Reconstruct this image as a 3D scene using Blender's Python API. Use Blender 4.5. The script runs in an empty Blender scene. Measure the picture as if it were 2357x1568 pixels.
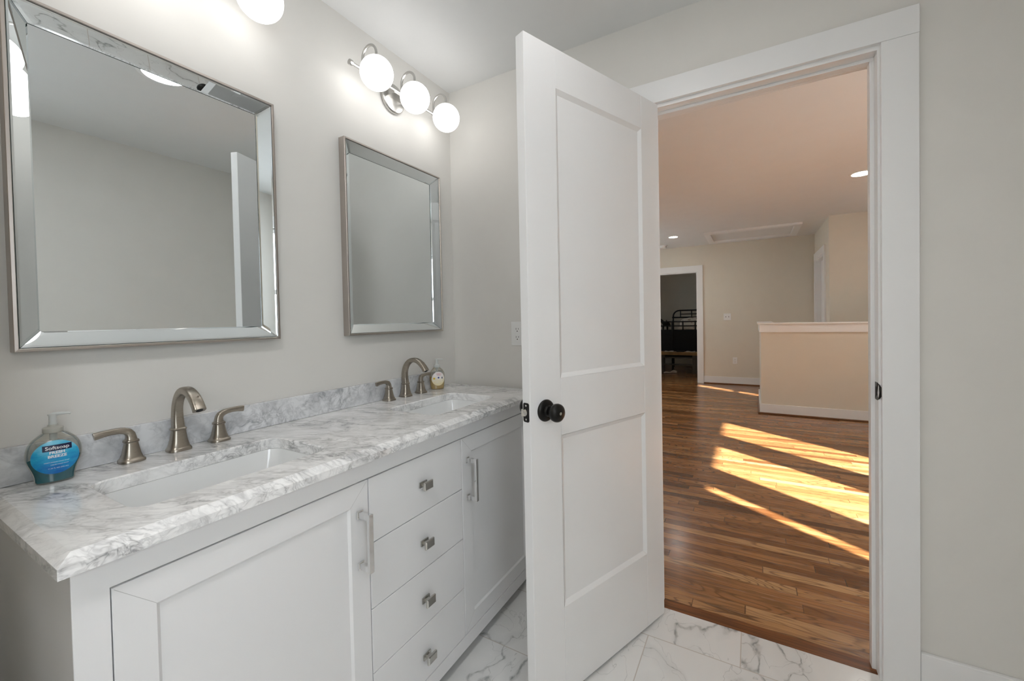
import bpy, bmesh, math, random
from mathutils import Vector, Matrix, noise as mnoise
S = bpy.context.scene
COL = S.collection
R = math.radians
random.seed(7)

# ------------------------------------------------------------------ camera
CAM = (-1.74965, -1.36904, 1.20578)
YAW, PITCH, ROLL, FPX, PPY = 0.5251703, -0.0184054, -0.0201821, 953.0743, 753.1638
fw = Vector((math.cos(YAW)*math.cos(PITCH), math.sin(YAW)*math.cos(PITCH), math.sin(PITCH)))
rt = fw.cross(Vector((0, 0, 1))).normalized(); up = rt.cross(fw)
c_, s_ = math.cos(ROLL), math.sin(ROLL)
rt, up = c_*rt + s_*up, -s_*rt + c_*up
cam = bpy.data.cameras.new('camera'); co = bpy.data.objects.new('camera', cam); COL.objects.link(co)
co.matrix_world = Matrix(((rt.x, up.x, -fw.x, CAM[0]), (rt.y, up.y, -fw.y, CAM[1]), (rt.z, up.z, -fw.z, CAM[2]), (0, 0, 0, 1)))
cam.sensor_width = 36; cam.sensor_fit = 'HORIZONTAL'; cam.lens = FPX/2357*36
cam.shift_y = (PPY-784)/2357; cam.clip_start = 0.02
S.camera = co

# ------------------------------------------------------------------ light + exposure
S.view_settings.view_transform = 'Standard'; S.view_settings.look = 'None'
S.view_settings.gamma = 1; S.view_settings.use_curve_mapping = False
S.view_settings.exposure = 1.34
S.cycles.max_bounces = 12; S.cycles.diffuse_bounces = 7; S.cycles.glossy_bounces = 6
S.cycles.transparent_max_bounces = 12; S.cycles.sample_clamp_indirect = 6
S.cycles.caustics_reflective = False; S.cycles.caustics_refractive = False
DOWNLIGHT_L = 50.0      # radiance of the added bathroom ceiling lights; the mirrored one is dimmer
HALL_LIGHT_L = 36.0
GLOBE_L = 1.75
FROST_L = 2.3            # frosted bathroom window, lit by the day outside
w = bpy.data.worlds.new('sky'); S.world = w; w.use_nodes = True
w.node_tree.nodes['Background'].inputs[0].default_value = (0.86, 0.93, 1.0, 1)
w.node_tree.nodes['Background'].inputs[1].default_value = 6.6
sun = bpy.data.lights.new('sun', 'SUN'); sun.energy = 31; sun.angle = R(0.53); sun.color = (1.0, 0.975, 0.95)
so = bpy.data.objects.new('sun', sun); COL.objects.link(so)
SUN = Vector((0.70, 1.0, -0.569)); so.rotation_euler = SUN.to_track_quat('-Z', 'Y').to_euler()
def portal(loc, rot, sx, sy):
    l = bpy.data.lights.new('window_portal', 'AREA'); l.shape = 'RECTANGLE'; l.size = sx; l.size_y = sy; l.cycles.is_portal = True
    o = bpy.data.objects.new('window_portal', l); o.location = loc; o.rotation_euler = rot; COL.objects.link(o)

# ------------------------------------------------------------------ helpers
class MB:
    def __init__(s): s.v = []; s.f = []; s.s = []
    def add(s, vs, fs, smooth=False):
        n = len(s.v); s.v += [tuple(v) for v in vs]
        s.f += [tuple(i+n for i in f) for f in fs]; s.s += [smooth]*len(fs); return s
    def box(s, x0, x1, y0, y1, z0, z1):
        x0, x1 = min(x0, x1), max(x0, x1); y0, y1 = min(y0, y1), max(y0, y1); z0, z1 = min(z0, z1), max(z0, z1)
        return s.add([(x0,y0,z0),(x1,y0,z0),(x1,y1,z0),(x0,y1,z0),(x0,y0,z1),(x1,y0,z1),(x1,y1,z1),(x0,y1,z1)],
            [(0,3,2,1),(4,5,6,7),(0,1,5,4),(1,2,6,5),(2,3,7,6),(3,0,4,7)])
    def loft(s, rings, cap0=True, cap1=True, smooth=True, closed=False):
        n = len(rings[0]); vs = [p for r in rings for p in r]; fs = []
        m = len(rings)
        for i in range(m if closed else m-1):
            a, b = i*n, ((i+1) % m)*n
            for j in range(n):
                k = (j+1) % n
                fs.append((a+j, a+k, b+k, b+j))
        s.add(vs, fs, smooth)
        if not closed:
            if cap0: s.add(rings[0], [tuple(reversed(range(n)))])
            if cap1: s.add(rings[-1], [tuple(range(n))])
        return s
    def lathe(s, prof, c=(0,0,0), axis=(0,0,1), seg=32, smooth=True, sx=1.0, sy=1.0):
        ax = Vector(axis).normalized()
        t = Vector((1,0,0)) if abs(ax.x) < .9 else Vector((0,1,0))
        u = (t - ax*t.dot(ax)).normalized(); w_ = ax.cross(u); c = Vector(c)
        rings = []
        for r, h in prof:
            rings.append([c + ax*h + (u*math.cos(2*math.pi*k/seg)*sx + w_*math.sin(2*math.pi*k/seg)*sy)*max(r, 1e-5) for k in range(seg)])
        return s.loft(rings, smooth=smooth)
    def sphere(s, c, r, seg=32, rows=16, sc=(1,1,1)):
        c = Vector(c); rings = []
        for i in range(rows+1):
            th = math.pi*i/rows; rr = max(math.sin(th), 1e-4)*r
            rings.append([c + Vector((rr*math.cos(2*math.pi*k/seg)*sc[0], rr*math.sin(2*math.pi*k/seg)*sc[1], -math.cos(th)*r*sc[2])) for k in range(seg)])
        return s.loft(rings)
    def tube(s, path, rad, seg=14, side=None, section=None, smooth=True):
        """sweep along path; rad number or list of (a,b); side = fixed vector for the 'a' direction"""
        P = [Vector(p) for p in path]; n = len(P); rings = []
        prev = None
        for i in range(n):
            d = (P[min(i+1, n-1)] - P[max(i-1, 0)]).normalized()
            if side is not None: u = Vector(side)
            elif prev is not None: u = prev
            else: u = Vector((1,0,0)) if abs(d.x) < .9 else Vector((0,1,0))
            u = (u - d*u.dot(d)).normalized(); v = d.cross(u); prev = u
            r = rad[i] if isinstance(rad, (list, tuple)) else rad
            a, b = r if isinstance(r, (list, tuple)) else (r, r)
            sec = section or [(math.cos(2*math.pi*k/seg), math.sin(2*math.pi*k/seg)) for k in range(seg)]
            rings.append([P[i] + u*a*q[0] + v*b*q[1] for q in sec])
        return s.loft(rings, smooth=smooth)
    def prism(s, poly, f, a0, a1, smooth=False):
        """poly 2D points; f(p,a) -> 3D"""
        return s.loft([[f(p, a0) for p in poly], [f(p, a1) for p in poly]], smooth=smooth)
def sqsec(n=24, p=4.0):
    o = []
    for k in range(n):
        t = 2*math.pi*k/n; c, q = math.cos(t), math.sin(t)
        o.append((math.copysign(abs(c)**(2/p), c), math.copysign(abs(q)**(2/p), q)))
    return o
def rrect(x0, x1, y0, y1, r, n=6):
    o = []
    for cx, cy, a in ((x1-r, y0+r, -90), (x1-r, y1-r, 0), (x0+r, y1-r, 90), (x0+r, y0+r, 180)):
        for k in range(n+1):
            t = R(a+90*k/n); o.append((cx+r*math.cos(t), cy+r*math.sin(t)))
    return o
def mesh(name, mb, mat, parent=None, off=(0,0,0), bev=0.0, bseg=2, weld=True):
    me = bpy.data.meshes.new(name)
    if isinstance(mb, MB):
        ox, oy, oz = off
        me.from_pydata([(v[0]-ox, v[1]-oy, v[2]-oz) for v in mb.v], [], mb.f)
        me.polygons.foreach_set('use_smooth', mb.s)
    else:
        me = mb
    bm = bmesh.new(); bm.from_mesh(me)
    if weld: bmesh.ops.remove_doubles(bm, verts=bm.verts, dist=1e-5)
    bmesh.ops.recalc_face_normals(bm, faces=bm.faces); bm.to_mesh(me); bm.free()
    o = bpy.data.objects.new(name, me); COL.objects.link(o)
    for m in (mat if isinstance(mat, (list, tuple)) else [mat]): me.materials.append(m)
    if parent: o.parent = parent
    if bev:
        b = o.modifiers.new('edge', 'BEVEL'); b.width = bev; b.segments = bseg; b.limit_method = 'ANGLE'; b.angle_limit = R(40)
    if any(mb.s) if isinstance(mb, MB) else False:
        me.set_sharp_from_angle(angle=R(42))
    return o
def tag(o, label=None, cat=None, group=None, kind=None):
    if label: o['label'] = label
    if cat: o['category'] = cat
    if group: o['group'] = group
    if kind: o['kind'] = kind
    return o
def empty(name, loc, label, cat, group=None):
    o = bpy.data.objects.new(name, None); COL.objects.link(o); o.location = loc; o.empty_display_size = .05
    return tag(o, label, cat, group)
def part(name, mb, mat, parent, world=True, **k):
    """mesh given in world coordinates, stored relative to its parent chain (no rotations in the chain)"""
    off = Vector((0,0,0)); p = parent
    if world:
        while p: off += p.location; p = p.parent
    return mesh(name, mb, mat, parent, off, **k)
def struct(name, mb, mat, parent=None, **k):
    o = mesh(name, mb, mat, parent, **k)
    if not parent: o['kind'] = 'structure'
    return o
def copy_tree(o, loc=None, parent=None, label=None):
    c = o.copy(); COL.objects.link(c)
    if parent: c.parent = parent
    if loc is not None: c.location = loc
    if label: c['label'] = label
    for ch in list(o.children): copy_tree(ch, None, c)
    return c
def text_mesh(txt, size, bold=0.0, sx=1.0, align='CENTER'):
    cu = bpy.data.curves.new('t', 'FONT'); cu.body = txt; cu.size = size; cu.align_x = align; cu.align_y = 'CENTER'; cu.offset = bold; cu.resolution_u = 3
    o = bpy.data.objects.new('t', cu); COL.objects.link(o)
    dg = bpy.context.evaluated_depsgraph_get(); me = bpy.data.meshes.new_from_object(o.evaluated_get(dg))
    bpy.data.objects.remove(o); bpy.data.curves.remove(cu)
    for v in me.vertices: v.co.x *= sx
    return me

# ------------------------------------------------------------------ materials
class G:
    def __init__(s, name):
        s.m = bpy.data.materials.new(name); s.m.use_nodes = True; s.t = s.m.node_tree; s.b = s.t.nodes['Principled BSDF']; s.o = s.t.nodes['Material Output']
    def n(s, typ, props=None, **ins):
        x = s.t.nodes.new(typ)
        for k, v in (props or {}).items(): setattr(x, k, v)
        for k, v in ins.items(): s.set(x.inputs[int(k[1:]) if k[0] == '_' else k], v)
        return x
    def set(s, sock, v):
        if isinstance(v, bpy.types.NodeSocket): s.t.links.new(v, sock)
        elif isinstance(v, bpy.types.Node): s.t.links.new(v.outputs[0], sock)
        else: sock.default_value = v
    def m_(s, op, a, b=0.0, c=0.0, clamp=False):
        x = s.n('ShaderNodeMath', {'operation': op, 'use_clamp': clamp}); s.set(x.inputs[0], a); s.set(x.inputs[1], b); s.set(x.inputs[2], c); return x.outputs[0]
    def mix(s, f, a, b, typ='MIX'):
        x = s.n('ShaderNodeMix', {'data_type': 'RGBA', 'blend_type': typ}); s.set(x.inputs[0], f); s.set(x.inputs[6], a); s.set(x.inputs[7], b); return x.outputs[2]
    def ramp(s, f, stops, interp='LINEAR'):
        x = s.n('ShaderNodeValToRGB'); s.set(x.inputs[0], f); e = x.color_ramp.elements; x.color_ramp.interpolation = interp
        while len(e) < len(stops): e.new(.5)
        for i, (p, c) in enumerate(stops): e[i].position = p; e[i].color = (*c, 1) if len(c) == 3 else c
        return x.outputs[0]
    def noise(s, vec, scale, detail=4, rough=.55, dist=0.0):
        return s.n('ShaderNodeTexNoise', {'noise_dimensions': '3D'}, Vector=vec, Scale=scale, Detail=detail, Roughness=rough, Distortion=dist).outputs[0]
    def coord(s): return s.n('ShaderNodeTexCoord').outputs['Object']
    def mapping(s, vec, loc=(0,0,0), rot=(0,0,0), sc=(1,1,1)):
        return s.n('ShaderNodeMapping', Vector=vec, Location=loc, Rotation=rot, Scale=sc).outputs[0]
    def vec(s, x, y, z): return s.n('ShaderNodeCombineXYZ', X=x, Y=y, Z=z).outputs[0]
    def bump(s, h, strength=.1, dist=.001):
        s.set(s.b.inputs['Normal'], s.n('ShaderNodeBump', Height=h, Strength=strength, Distance=dist).outputs[0])
    def P(s, **k):
        for q, v in k.items(): s.set(s.b.inputs[q.replace('_', ' ')], v)
        return s
def C3(r, g, b): return (r, g, b, 1)
def sr(r, g, b):
    f = lambda x: (x/255/12.92 if x/255 < .04045 else ((x/255+.055)/1.055)**2.4)
    return (f(r), f(g), f(b), 1)
def plain(name, col, rough=.5, metal=0.0, bump=None, var=0.03, **k):
    g = G(name); co_ = g.coord()
    n = g.noise(co_, 6, 3)
    lo = tuple(c*(1-var) for c in col[:3]); hi = tuple(min(1, c*(1+var)) for c in col[:3])
    g.P(Base_Color=g.ramp(n, [(0.3, lo), (.7, hi)]), Roughness=rough, Metallic=metal, **k)
    if bump: g.bump(g.noise(co_, bump[0], 3), bump[1], .0006)
    return g.m
M = {}
M['wall'] = plain('wall_paint', C3(.71, .695, .662), .75, bump=(260, .08), var=.012)
M['wallhall'] = plain('hall_paint', C3(.69, .642, .553), .75, bump=(260, .08), var=.012)  # same wall paint, with the hall's warm light put into its colour
M['ceil'] = plain('ceiling_paint', C3(.74, .745, .74), .85, bump=(200, .08), var=.01)
M['white'] = plain('trim_white', C3(.80, .80, .80), .38, var=.008)
M['door'] = plain('door_white', C3(.80, .80, .80), .35, var=.008)
M['cab'] = plain('cabinet_white', C3(.79, .79, .795), .4, var=.008)
M['ceramic'] = plain('white_ceramic', C3(.82, .83, .83), .06, var=.004, Coat_Weight=.5)
M['plastic'] = plain('white_plastic', C3(.80, .80, .79), .3, var=.005)
M['chrome'] = plain('polished_chrome', C3(.80, .80, .80), .07, 1.0, var=.01)
M['steel'] = plain('satin_steel', C3(.58, .565, .53), .26, 1.0, var=.03)
M['lampmetal'] = plain('brushed_nickel_lamp', C3(.55, .54, .52), .28, 1.0, var=.03)
M['bronze'] = plain('black_bronze', C3(.012, .011, .010), .32, .6, var=.1)
M['framemetal'] = plain('champagne_metal', C3(.50, .455, .42), .36, 1.0, var=.03)
M['dark'] = plain('dark_gap', C3(.012, .012, .012), .7, var=.1)
M['mirror'] = plain('mirror_silver', C3(.845, .895, .915), .004, 1.0, var=.0)
M['edgeglass'] = plain('green_glass_edge', C3(.025, .06, .055), .15, .0, var=.05)
def brushed():
    g = G('brushed_nickel'); v = g.coord()
    n = g.noise(g.mapping(v, sc=(1, 1, 30)), 60, 2)
    g.P(Base_Color=g.ramp(n, [(.3, (.33, .295, .25)), (.7, (.42, .38, .325))]), Metallic=1.0, Roughness=g.m_('MULTIPLY_ADD', n, .12, .24)); return g.m
M['nickel'] = brushed()
def marble(name, base, vein, sc=1.0, stretch=.42, grey=.4):
    g = G(name); v = g.coord()
    dot = lambda w_: g.n('ShaderNodeVectorMath', {'operation': 'DOT_PRODUCT'}, _0=v, _1=w_).outputs['Value']
    v2 = g.vec(g.m_('MULTIPLY', dot((.5, -.866, 0)), stretch), dot((.866, .5, 0)), dot((0, 0, 1)))
    wob = g.n('ShaderNodeTexNoise', Vector=v2, Scale=11*sc, Detail=3).outputs[1]
    d = g.n('ShaderNodeVectorMath', {'operation': 'SCALE'}, _0=wob); d.inputs['Scale'].default_value = .10
    vv = g.n('ShaderNodeVectorMath', {'operation': 'ADD'}, _0=v2, _1=d.outputs[0]).outputs[0]
    cloud = g.noise(vv, 20*sc, 5, .62)
    big = g.noise(v2, 6*sc, 3, .5)
    r1 = g.m_('ABSOLUTE', g.m_('SUBTRACT', g.noise(vv, 17*sc, 4, .6, .3), .5))
    r2 = g.m_('ABSOLUTE', g.m_('SUBTRACT', g.noise(vv, 44*sc, 3, .6, .5), .5))
    v1 = g.ramp(r1, [(0, (1, 1, 1)), (.03, (.35,)*3), (.085, (0, 0, 0))])
    vf = g.ramp(r2, [(0, (.9,)*3), (.05, (.2,)*3), (.1, (0, 0, 0))])
    msk = g.ramp(big, [(.36, (.10,)*3), (.58, (1, 1, 1))])
    f = g.m_('MULTIPLY', g.m_('ADD', g.m_('MULTIPLY', v1, .60), g.m_('MULTIPLY', vf, .50), clamp=True), msk)
    cl = g.m_('MULTIPLY', g.ramp(cloud, [(.46, (0, 0, 0)), (.70, (1, 1, 1))]), grey)
    c0 = g.mix(cl, base, vein)
    g.P(Base_Color=g.mix(f, c0, vein), Roughness=.10, Specular_IOR_Level=.5)
    return g.m
M['marble'] = marble('carrara_marble', C3(.90, .90, .895), C3(.30, .30, .305), 1.0, .40, .28)
M['marble2'] = marble('backsplash_marble', C3(.76, .77, .785), C3(.32, .33, .35), .62, .9, .62)
def tile():
    g = G('marble_floor_tile'); v = g.coord(); sp = g.n('ShaderNodeSeparateXYZ', Vector=v); x, y = sp.outputs[0], sp.outputs[1]
    rw = g.m_('DIVIDE', g.m_('ADD', x, .165), .305); row = g.m_('FLOOR', rw); fx = g.m_('FRACT', rw)
    par = g.m_('MODULO', g.m_('ADD', row, 100.0), 2.0)
    cy = g.m_('DIVIDE', g.m_('ADD', g.m_('ADD', y, 1.325), g.m_('MULTIPLY', par, -.305)), .61)
    colm = g.m_('FLOOR', cy); fy = g.m_('FRACT', cy)
    rnd = g.n('ShaderNodeTexWhiteNoise', {'noise_dimensions': '2D'}, Vector=g.vec(row, colm, 0.0)).outputs[1]
    off = g.n('ShaderNodeVectorMath', {'operation': 'SCALE'}, _0=rnd); off.inputs['Scale'].default_value = 9
    vv = g.n('ShaderNodeVectorMath', {'operation': 'ADD'}, _0=g.mapping(v, rot=(0, 0, R(35)), sc=(1, 1.5, 1)), _1=off.outputs[0]).outputs[0]
    wob = g.n('ShaderNodeTexNoise', Vector=vv, Scale=5.0, Detail=4).outputs[1]
    d = g.n('ShaderNodeVectorMath', {'operation': 'SCALE'}, _0=wob); d.inputs['Scale'].default_value = .14
    vv = g.n('ShaderNodeVectorMath', {'operation': 'ADD'}, _0=vv, _1=d.outputs[0]).outputs[0]
    r1 = g.m_('ABSOLUTE', g.m_('SUBTRACT', g.noise(vv, 2.2, 3, .45, .4), .5))
    r2 = g.m_('ABSOLUTE', g.m_('SUBTRACT', g.noise(vv, 4.4, 3, .5, .6), .47))
    wide = g.noise(vv, 3.0, 2)
    th = g.m_('MULTIPLY_ADD', g.ramp(wide, [(.42, (0, 0, 0)), (.66, (1, 1, 1))]), .022, .003)
    v1 = g.m_('SUBTRACT', 1.0, g.m_('DIVIDE', r1, th), clamp=True)
    halo = g.ramp(r1, [(0, (1, 1, 1)), (.07, (0, 0, 0))])
    v2 = g.m_('SUBTRACT', 1.0, g.m_('DIVIDE', r2, .006), clamp=True)
    mott = g.ramp(g.noise(vv, 40, 3), [(.4, (.35,)*3), (.62, (1, 1, 1))])
    c = g.mix(g.m_('MULTIPLY', halo, .28), C3(.76, .76, .75), C3(.50, .51, .51))
    c = g.mix(g.m_('MULTIPLY', g.m_('MULTIPLY', v1, mott), .85), c, C3(.20, .21, .205))
    c = g.mix(g.m_('MULTIPLY', v2, .45), c, C3(.34, .35, .35))
    ex = g.m_('LESS_THAN', g.m_('MINIMUM', fx, g.m_('SUBTRACT', 1.0, fx)), .0055)
    ey = g.m_('LESS_THAN', g.m_('MINIMUM', fy, g.m_('SUBTRACT', 1.0, fy)), .0028)
    gr = g.m_('MAXIMUM', ex, ey)
    g.P(Base_Color=g.mix(gr, c, C3(.50, .46, .42)), Roughness=g.m_('MULTIPLY_ADD', gr, .4, .16)); return g.m
M['tile'] = tile()
def wood_floor():
    g = G('oak_strip_floor'); v = g.coord(); sp = g.n('ShaderNodeSeparateXYZ', Vector=v); x, y = sp.outputs[0], sp.outputs[1]
    rw = g.m_('DIVIDE', g.m_('SUBTRACT', x, .021), .0572); row = g.m_('FLOOR', rw); fx = g.m_('FRACT', rw)
    rr = g.n('ShaderNodeTexWhiteNoise', {'noise_dimensions': '1D'}); g.set(rr.inputs['W'], row); rr = rr.outputs[0]
    py = g.m_('DIVIDE', g.m_('ADD', y, g.m_('MULTIPLY', rr, 7.7)), g.m_('MULTIPLY_ADD', rr, .7, .75)); pl = g.m_('FLOOR', py); fy = g.m_('FRACT', py)
    idn = g.n('ShaderNodeTexWhiteNoise', {'noise_dimensions': '2D'}, Vector=g.vec(row, pl, 0.0)); idc = g.n('ShaderNodeSeparateColor', Color=idn.outputs[1])
    a, b, c = idc.outputs[0], idc.outputs[1], idc.outputs[2]
    off = g.m_('MULTIPLY', a, 60.0)
    # cathedral figure: stretched noise turned into rings
    q = g.noise(g.vec(g.m_('ADD', g.m_('MULTIPLY', x, 9.0), off), g.m_('ADD', g.m_('MULTIPLY', y, 1.5), off), off), 1.0, 2.2, .45, .25)
    ring = g.m_('FRACT', g.m_('MULTIPLY', q, g.m_('MULTIPLY_ADD', b, 14.0, 9.0)))
    ringd = g.ramp(ring, [(0, (1, 1, 1)), (.10, (.75,)*3), (.24, (.12,)*3), (.55, (0, 0, 0)), (.88, (.10,)*3), (1, (1, 1, 1))])
    fine = g.noise(g.vec(g.m_('ADD', g.m_('MULTIPLY', x, 170.0), off), g.m_('MULTIPLY', y, 5.0), off), 1.0, 3, .6)
    streak = g.noise(g.vec(g.m_('ADD', g.m_('MULTIPLY', x, 28.0), off), g.m_('MULTIPLY', y, 1.4), off), 1.0, 3, .6)
    base = g.ramp(c, [(0, (.11, .040, .012)), (.07, (.20, .080, .026)), (.22, (.27, .116, .040)), (.55, (.35, .160, .058)), (.8, (.40, .196, .076)), (1, (.48, .265, .118))])
    col = g.mix(g.m_('MULTIPLY', ringd, g.m_('MULTIPLY_ADD', b, .40, .36)), base, C3(.045, .017, .006))
    col = g.mix(g.m_('MULTIPLY', g.ramp(fine, [(.45, (0, 0, 0)), (.72, (1, 1, 1))]), .45), col, C3(.075, .03, .011))
    col = g.mix(g.m_('MULTIPLY', g.ramp(streak, [(.55, (0, 0, 0)), (.78, (1, 1, 1))]), .6), col, C3(.048, .020, .009))
    e1 = g.m_('LESS_THAN', g.m_('MINIMUM', fx, g.m_('SUBTRACT', 1.0, fx)), .013)
    e2 = g.m_('LESS_THAN', g.m_('MINIMUM', fy, g.m_('SUBTRACT', 1.0, fy)), .0016)
    e = g.m_('MAXIMUM', e1, e2)
    col = g.mix(g.m_('MULTIPLY', e, .7), col, C3(.03, .012, .005))
    g.P(Base_Color=col, Roughness=g.m_('MULTIPLY_ADD', fine, .12, .20), Coat_Weight=.32, Coat_Roughness=.17, Specular_IOR_Level=.30)
    hgt = g.m_('SUBTRACT', g.m_('MULTIPLY', fine, -.25), g.m_('ADD', e, g.m_('MULTIPLY', ringd, .4)))
    g.bump(hgt, .25, .0006); return g.m
M['wood'] = wood_floor()
def border():
    g = G('oak_border_board'); v = g.coord()
    q = g.noise(g.mapping(v, sc=(60, 1.6, 1)), 1.0, 3, .5, .3); f = g.noise(g.mapping(v, sc=(190, 5, 1)), 1.0, 2)
    c = g.mix(g.ramp(q, [(.46, (0, 0, 0)), (.52, (.8,)*3), (.60, (0, 0, 0))]), C3(.215, .075, .022), C3(.06, .02, .006))
    g.P(Base_Color=g.mix(g.m_('MULTIPLY', f, .35), c, C3(.10, .034, .010)), Roughness=.3, Specular_IOR_Level=.34); return g.m
M['border'] = border()
M['shoe'] = plain('stained_oak_moulding', C3(.17, .075, .028), .35, var=.25)
def emit(name, col, L):
    g = G(name); g.P(Base_Color=C3(.8, .8, .8), Emission_Color=col, Emission_Strength=L, Roughness=.3); return g.m
M['globe'] = emit('opal_glass_lit', C3(1.0, .985, .975), GLOBE_L)
M['led'] = emit('led_lens', C3(1.0, .99, .985), DOWNLIGHT_L)
M['led_soft'] = emit('led_lens_dim', C3(1.0, .99, .985), DOWNLIGHT_L*.22)
M['led2'] = emit('led_lens_hall', C3(1.0, .95, .88), HALL_LIGHT_L)
M['frost'] = emit('frosted_pane_daylight', C3(.84, .93, 1.0), FROST_L)
def thin_glass(name, tint, gloss=.10, rough=.02):
    g = G(name); t = g.n('ShaderNodeBsdfTransparent', Color=tint); gl = g.n('ShaderNodeBsdfGlossy', Color=C3(1, 1, 1), Roughness=rough)
    lw = g.n('ShaderNodeLayerWeight', Blend=.25); f = g.m_('MULTIPLY_ADD', lw.outputs[0], .55, gloss*.4, clamp=True)
    mx = g.n('ShaderNodeMixShader', _0=f, _1=t.outputs[0], _2=gl.outputs[0]); g.set(g.o.inputs[0], mx.outputs[0]); return g.m
M['pane'] = thin_glass('clear_pane', C3(.96, .98, .97), .08)
M['tintpane'] = thin_glass('tinted_pane', C3(.80, .80, .80), .08)  # grey tint put in only to weaken light through the stair window
M['bottle'] = thin_glass('clear_plastic', C3(.90, .90, .87), .12, .05)
def liquid(name, t, d, k):
    g = G(name); tr = g.n('ShaderNodeBsdfTransparent', Color=t); df = g.n('ShaderNodeBsdfDiffuse', Color=d)
    mx = g.n('ShaderNodeMixShader', _0=k, _1=tr.outputs[0], _2=df.outputs[0])
    gl = g.n('ShaderNodeBsdfGlossy', Roughness=.05); m2 = g.n('ShaderNodeMixShader', _0=.06, _1=mx.outputs[0], _2=gl.outputs[0]); g.set(g.o.inputs[0], m2.outputs[0]); return g.m
M['teal'] = liquid('teal_soap', C3(.12, .55, .64), C3(.012, .22, .30), .62)
M['amber'] = liquid('amber_soap', C3(.96, .82, .50), C3(.82, .60, .26), .62)
M['pumpclear'] = plain('frosted_white_pump', C3(.72, .75, .74), .35, var=.01, Alpha=.72)
M['cap'] = plain('frosted_collar', C3(.50, .50, .45), .4, var=.02, Alpha=.8)
def bluelabel():
    g = G('blue_sky_label'); v = g.coord(); sp = g.n('ShaderNodeSeparateXYZ', Vector=v)
    n = g.noise(g.mapping(v, sc=(1, 1, 2.2)), 34, 4, .6)
    zz = g.m_('MULTIPLY_ADD', sp.outputs[2], 13.0, -.24)
    f = g.m_('ADD', g.m_('MULTIPLY', n, .9), g.m_('MULTIPLY', zz, .55))
    g.P(Base_Color=g.ramp(f, [(.40, (.002, .11, .44)), (.60, (.006, .24, .56)), (.78, (.02, .38, .64)), (1.0, (.16, .55, .74))]), Roughness=.3); return g.m
M['bluelabel'] = bluelabel()
M['navy'] = plain('navy_print', C3(.004, .01, .055), .35, var=.02)
M['print'] = plain('white_print', C3(.86, .88, .90), .4, var=.01)
def citruslabel():
    g = G('pale_citrus_label'); v = g.coord(); sp = g.n('ShaderNodeSeparateXYZ', Vector=v)
    n = g.noise(v, 60, 3)
    f = g.m_('ADD', g.m_('MULTIPLY', n, .35), g.m_('MULTIPLY', sp.outputs[2], 8.0))
    g.P(Base_Color=g.ramp(f, [(.38, (.84, .74, .46)), (.52, (.86, .79, .62)), (.68, (.87, .84, .82)), (.9, (.87, .78, .78))]), Roughness=.35); return g.m
M['citrus'] = citruslabel()
M['blueprint'] = plain('blue_print', C3(.02, .06, .30), .4, var=.02)
M['pinkprint'] = plain('pink_print', C3(.62, .28, .30), .4, var=.02)
M['yellowprint'] = plain('yellow_print', C3(.75, .50, .03), .4, var=.02)
M['blackmetal'] = plain('black_metal', C3(.010, .009, .008), .45, .3, var=.1)
M['blackcloth'] = plain('black_cloth', C3(.010, .009, .009), .9, var=.1)
M['benchwood'] = plain('honey_pine', C3(.26, .16, .06), .55, var=.3)
M['greywood'] = plain('weathered_wood', C3(.075, .065, .05), .7, var=.2)
def bedding():
    g = G('printed_cotton'); v = g.coord(); n = g.noise(v, 11, 3, .6)
    g.P(Base_Color=g.ramp(n, [(.34, (.22, .07, .04)), (.42, (.78, .70, .60)), (.62, (.80, .74, .66)), (.70, (.36, .18, .12))]), Roughness=.9); return g.m
M['bedding'] = bedding()
M['toy'] = plain('dark_plush', C3(.02, .015, .01), .9, var=.2)
M['paper'] = plain('pale_paper', C3(.50, .44, .38), .7, var=.2)

# ------------------------------------------------------------------ shell
HB, HH = 2.401, 2.46           # ceiling heights: bathroom, hall
T = .115
def wall(name, mb, mat='wall'): return struct(name, mb, M[mat])
wall('floor', MB().box(-3.0, .021, -2.18, 0, -.1, 0), 'tile')
wall('floor_hall', MB().box(.021, 9.4, -2.24, 2.0, -.1, 0).box(-1.4, 6.5, -4.8, -2.24, -.1, 0), 'wood')
wall('ceiling', MB().box(-3.12, T*.5, -2.24, .06, HB, HB+.2), 'ceil')
wall('ceiling_hall', MB().box(T*.5, 9.5, -2.24, 2.1, HH, HH+.2).box(-1.6, 6.6, -4.9, -2.24, HH, HH+.2).box(T*.5-.001, 0.0575, -2.3, 0.1, HB, HH+.2), 'ceil')
wall('wall_back', MB().box(-3.12, T, 0, .12, -.1, HB))                       # behind the vanity
OPL, OPR, OPT = -1.006, -1.742, 2.062                                         # rough opening of the bathroom doorway
wall('wall_right', MB().box(0, T, OPL, 0, -.1, HB+.02).box(0, T, -2.30, OPR, -.1, HB+.02).box(0, T, OPR, OPL, OPT, HB+.02))
WF = (-2.55, -1.80, .95, 2.0)
wall('wall_front', MB().box(-3.12, WF[0], -2.30, -2.18, -.1, HB).box(WF[1], 0, -2.30, -2.18, -.1, HB).box(WF[0], WF[1], -2.30, -2.18, -.1, WF[2]).box(WF[0], WF[1], -2.30, -2.18, WF[3], HB))
wall('wall_partition', MB().box(-1.80, -1.685, -.56, 0, -.1, HB), 'wallhall')  # added unseen screen, keeps light off the vanity's left side
wall('wall_left', MB().box(-3.12, -3.0, -2.18, 0, -.1, HB))
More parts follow.
